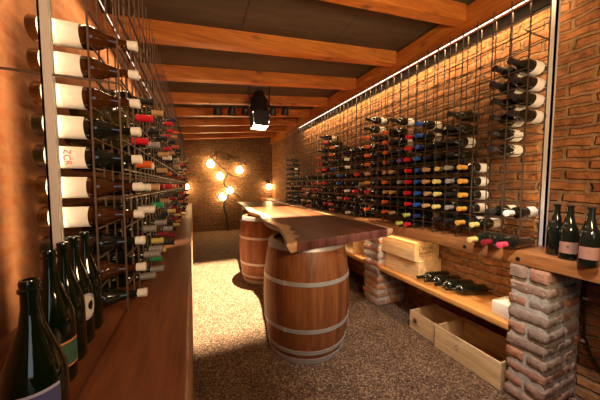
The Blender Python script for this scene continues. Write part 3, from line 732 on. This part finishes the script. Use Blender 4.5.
# pale sapwood on the last hand's width of the cut front, by the right corner
for fi, f in enumerate(F):
    if MI[fi] == 2 and len(f) == 4:
        cx = sum(V[q].x for q in f) / 4; cy = sum(V[q].y for q in f) / 4
        if cy < 2 and (cx > 1.40 or cx < .60): MI[fi] = 1
mb = MB(); mb.v = V; mb.f = [list(f) for f in F]; mb.m = MI; mb.t = [0] * len(V)
slab = mb.build('slab_table_top', [M_heart, M_sap, M_cut, M_bark], None, 30, loc=(1.0, 3.4, .88))
tag(slab, 'long live-edge slab table top of glossy dark wood lying on the barrels', 'table')

# ------------------------------------------------------------------ stage lamp
LX, LY = .825, 3.49
t = thing('stage_lamp', 'black stage lamp with barn doors hanging from the ceiling between two beams', 'lamp', (LX, LY, 2.5))
ytop = cz(LX) + .1345
b = MB(); sloped(b, LX - .15, LX + .15, LY - .02, LY + .02, .12, .1345)
for sx in (-1, 1): b.box((LX + sx * .140 - .006, LY - .018, 2.40), (LX + sx * .140 + .006, LY + .018, ytop - .012 + sx * .012))
b.build('yoke', M_blackm, t)
LM = Matrix.Translation((LX, LY, 2.40)) @ Matrix.Rotation(R(1), 4, 'Y') @ Matrix.Rotation(R(-5), 4, 'X') @ Matrix.Scale(1.12, 4)      # lamp axis = local -Z
b = MB(); b.lathe([(0, .175), (.045, .175), (.06, .16), (.065, .12), (.085, .10), (.105, .07), (.108, -.06), (.115, -.07), (.115, -.10), (.098, -.10), (.098, -.06), (.02, .0), (0, .0)], 32, M=LM)
b.build('housing', M_black, t, 35)
for sx in (-1, 1):
    k = MB(); k.lathe([(0, .035), (.022, .035), (.024, .0)], 12, M=LM @ Matrix.Translation((sx * .105, 0, 0)) @ Matrix.Rotation(R(90 * sx), 4, 'Y')); k.build('knob', M_blackm, t, 35)
l = MB(); l.lathe([(0, -.074), (.06, -.078), (.092, -.072)], 24, M=LM); l.build('lens', glow('lamp_lens', (1, .93, .82), 14.0), t, 60)
for ang, wid in ((0, .12), (90, .12), (180, .12), (270, .12)):
    D = LM @ Matrix.Rotation(R(ang), 4, 'Z')
    d = MB(); q = [(.106, -.103, -.10), (.106, .103, -.10), (.088, .087, -.275), (.088, -.087, -.275)]
    vs = [D @ Vector(p) for p in q] + [D @ Vector((p[0] + .003, p[1], p[2])) for p in q]
    d.add(vs, [(0, 1, 2, 3), (7, 6, 5, 4), (0, 4, 5, 1), (1, 5, 6, 2), (2, 6, 7, 3), (3, 7, 4, 0)]); d.build('barn_door', M_blackm, t)
def spot(name, loc, target, energy, cone, blend, color, rad):
    d = bpy.data.lights.new(name, 'SPOT'); d.energy = energy; d.spot_size = R(cone); d.spot_blend = blend; d.color = color; d.shadow_soft_size = rad
    o = bpy.data.objects.new(name, d); col.objects.link(o); o.location = loc
    o.rotation_euler = (Vector(target) - Vector(loc)).to_track_quat('-Z', 'Y').to_euler()
p0 = LM @ Vector((0, 0, -.095)); p1 = LM @ Vector((0, 0, -1))
spot('stage_lamp_light', p0, p1, 3500, 100, .15, (1, .80, .50), .012)

# ------------------------------------------------------------------ track of small spots
TY, TZ = 3.84, 2.42
M_lens = plain('dark_lens', (.03, .03, .035), .08, 0, .6)
t = thing('track_light', 'thin black rail with five small unlit spotlights under the fourth beam', 'lamp', (.8, TY, 2.42))
tz = lambda x: 2.45 + .10 * (x - .3) - .02
b = MB(); b.tube([(x, TY, tz(x) + .012) for x in (.1, .4, .8, 1.2, 1.55)], .008, 8)
for x in (.2, .85, 1.45): b.tube([(x, TY, tz(x) + .012), (x, TY + .045, cz(x) + .004)], .005, 6)
b.build('rail', M_blackm, t, 40)
for x in (.30, .50, .70, 1.12, 1.33):
    h = MB(); Mh = Matrix.Translation((x, TY, tz(x) - .05)) @ Matrix.Rotation(R(35), 4, 'X')
    h.lathe([(0, .05), (.03, .05), (.045, .035), (.062, -.03), (.062, -.065), (.055, -.065), (.045, -.02), (0, -.02)], 16, M=Mh)
    h.tube([(x - .052, TY, tz(x) - .05), (x - .05, TY, tz(x) - .005), (x, TY, tz(x) + .02), (x + .05, TY, tz(x) - .005), (x + .052, TY, tz(x) - .05)], .004, 6)
    o = h.build('spot_head', M_black, t, 40)
    h = MB(); h.lathe([(0, -.05), (.056, -.05)], 16, M=Mh); h.build('lens', M_lens, o)

# ------------------------------------------------------------------ lights on the back wall
M_bulb = glow('bulb_glow', (1, .66, .28), 60.0)
t = thing('vine_wall_lamp', 'dry gnarled grapevine with five glowing bulbs fixed to the back brick wall', 'lamp', (.75, YB, .3))
def gnarl(pts, r0, r1, seed, amp=.03):
    P_ = smooth_line([Vector(p) for p in pts], 6); out = []
    for i, p in enumerate(P_):
        out.append(p + Vector((noise.noise(p * 7 + Vector((seed, 0, 0))), noise.noise(p * 7 + Vector((0, seed, 0))) * .4, noise.noise(p * 7 + Vector((0, 0, seed))))) * amp)
    rs = [r0 + (r1 - r0) * i / (len(P_) - 1) for i in range(len(P_))]
    return out, rs
yv = YB - .10
trunk = MB()
trunk.tube(*gnarl([(.80, yv, .02), (.74, yv, .45), (.72, yv, .85), (.86, yv - .04, 1.1), (.70, yv - .05, 1.35), (.78, yv - .06, 1.65), (.62, yv - .05, 1.82), (.40, yv - .06, 2.05)], .035, .014, 1), n=8)
trunk.build('trunk', M_vine, t, 50)
for i, pts in enumerate(([(.78, yv, 1.62), (1.0, yv - .08, 1.55), (1.2, yv - .06, 1.48), (1.36, yv - .03, 1.62)], [(.62, yv, 1.82), (.45, yv - .09, 1.95), (.34, yv - .08, 2.15)], [(.40, yv, 2.05), (.62, yv - .05, 2.22), (.95, yv - .05, 2.1), (1.28, yv - .05, 1.9), (1.4, yv - .03, 1.62)], [(.86, yv, 1.1), (1.05, yv - .06, 1.02), (1.25, yv - .05, .85)], [(.72, yv, .85), (.52, yv - .05, .95), (.46, yv - .05, 1.1)])):
    b = MB(); b.tube(*gnarl(pts, .02, .008, 3 + i), n=7); b.build('branch', M_vine, t, 50)
tw = MB(); rt = random.Random(9)
for k in range(64):
    u = rt.random(); ang = rt.uniform(0, math.tau)
    if k < 42: base = Vector((.45 + .9 * u, yv - .03, 2.12 - .5 * max(0, u - .5) + rt.uniform(-.1, .06)))
    else: base = Vector((.70 + rt.uniform(-.12, .2), yv - .05, 1.0 + rt.uniform(-.2, .12)))
    L_ = rt.uniform(.12, .3); d = Vector((math.cos(ang), rt.uniform(-.3, .1), math.sin(ang)))
    tw.tube(*gnarl([base, base + d * L_ * .5, base + d * L_ + Vector((0, 0, rt.uniform(-.06, .06)))], .012, .005, k, .05), n=5)
tw.build('twigs', M_vine, t, 50)['kind'] = 'stuff'
def bulb(parent, x, y, z, r=.05):
    b = MB(); b.lathe([(0, r * 1.75), (.016, r * 1.75), (.018, r * 1.28), (0, r * 1.28)], 12, M=Matrix.Translation((x, y, z))); so = b.build('socket', M_black, parent, 40)
    b = MB(); b.lathe([(0, -r), (r * .5, -r * .87), (r * .87, -r * .5), (r, 0), (r * .87, r * .5), (r * .5, r * .87), (.014, r * 1.25), (.014, r * 1.3), (0, r * 1.3)], 16, M=Matrix.Translation((x, y, z))); b.build('bulb', M_bulb, so, 60)
for x, z in ((.36, 1.88), (.60, 1.54), (1.14, 1.72), (.86, 1.14), (.66, .96)): bulb(t, x, YB - .115, z, .095)
for x, lb in ((2.0, 'glowing wall lamp on the back wall beside the right rack'), (-.28, 'glowing wall lamp on the back wall behind the left rack')):
    t = thing('wall_lamp', lb, 'lamp', (x, YB, 1.25), 'small wall lamps on the back wall')
    b = MB(); b.lathe([(0, .02), (.05, .02), (.055, 0)], 20, M=Matrix.Translation((x, YB - .001, 1.42)) @ Matrix.Rotation(R(90), 4, 'X')); b.tube([(x, YB - .02, 1.42), (x, YB - .12, 1.43), (x, YB - .14, 1.38)], .009, 8); b.build('bracket', M_black, t, 40)
    b = MB(); b.lathe([(.02, .09), (.05, .075), (.075, .02), (.07, .02), (.045, .07), (.016, .082)], 20, M=Matrix.Translation((x, YB - .14, 1.30))); b.build('shade', M_black, t, 40)
    bulb(t, x, YB - .14, 1.25, .085)

# ------------------------------------------------------------------ lights outside the picture: front spot, daylight, added beam fill; world
spot('front_spot_light', (.84, .45, 2.38), (1.65, 1.12, .2), 210, 62, .8, (1, .93, .84), .05)
def area(name, loc, target, sx, sy, energy, color):
    d = bpy.data.lights.new(name, 'AREA'); d.shape = 'RECTANGLE'; d.size = sx; d.size_y = sy; d.energy = energy; d.color = color
    o = bpy.data.objects.new(name, d); col.objects.link(o); o.location = loc
    o.rotation_euler = (Vector(target) - Vector(loc)).to_track_quat('-Z', 'Y').to_euler()
area('doorway_daylight', (.3, -2.1, 1.6), (.8, 3, 1.2), .9, 1.6, 8, (.9, .92, 1))
area('beam_fill', (.8, -.3, 1.6), (.85, 1.4, 2.6), .6, .3, 58, (1, .66, .34))  # added fill without a fixture, brightens the beams from below
w = bpy.data.worlds.new('world'); scene.world = w; w.use_nodes = True
w.node_tree.nodes['Background'].inputs[0].default_value = (1, .75, .5, 1); w.node_tree.nodes['Background'].inputs[1].default_value = .02

# ------------------------------------------------------------------ camera
cam = bpy.data.cameras.new('camera'); cam.sensor_width = 36; cam.lens = 36 * 250 / 600; cam.clip_start = .02
co = bpy.data.objects.new('camera', cam); col.objects.link(co)
Mr = Matrix(((0.924842220778848, 0.022780091368725712, -0.37966818947876185), (-0.3803509782619844, 0.055390919164366656, -0.9231819860727776), (0.0, 0.9982048454657787, 0.059892290727946725)))
co.matrix_world = Matrix.Translation((0, 0, 1.3)) @ Mr.to_4x4()
scene.camera = co
vsn = scene.view_settings; vsn.view_transform = 'Standard'; vsn.look = 'None'; vsn.exposure = 0.0; vsn.gamma = 1.0; vsn.use_curve_mapping = False
cy = scene.cycles
cy.use_denoising = True; cy.max_bounces = 8; cy.transmission_bounces = 6; cy.sample_clamp_indirect = 6.0; cy.caustics_reflective = False; cy.caustics_refractive = False
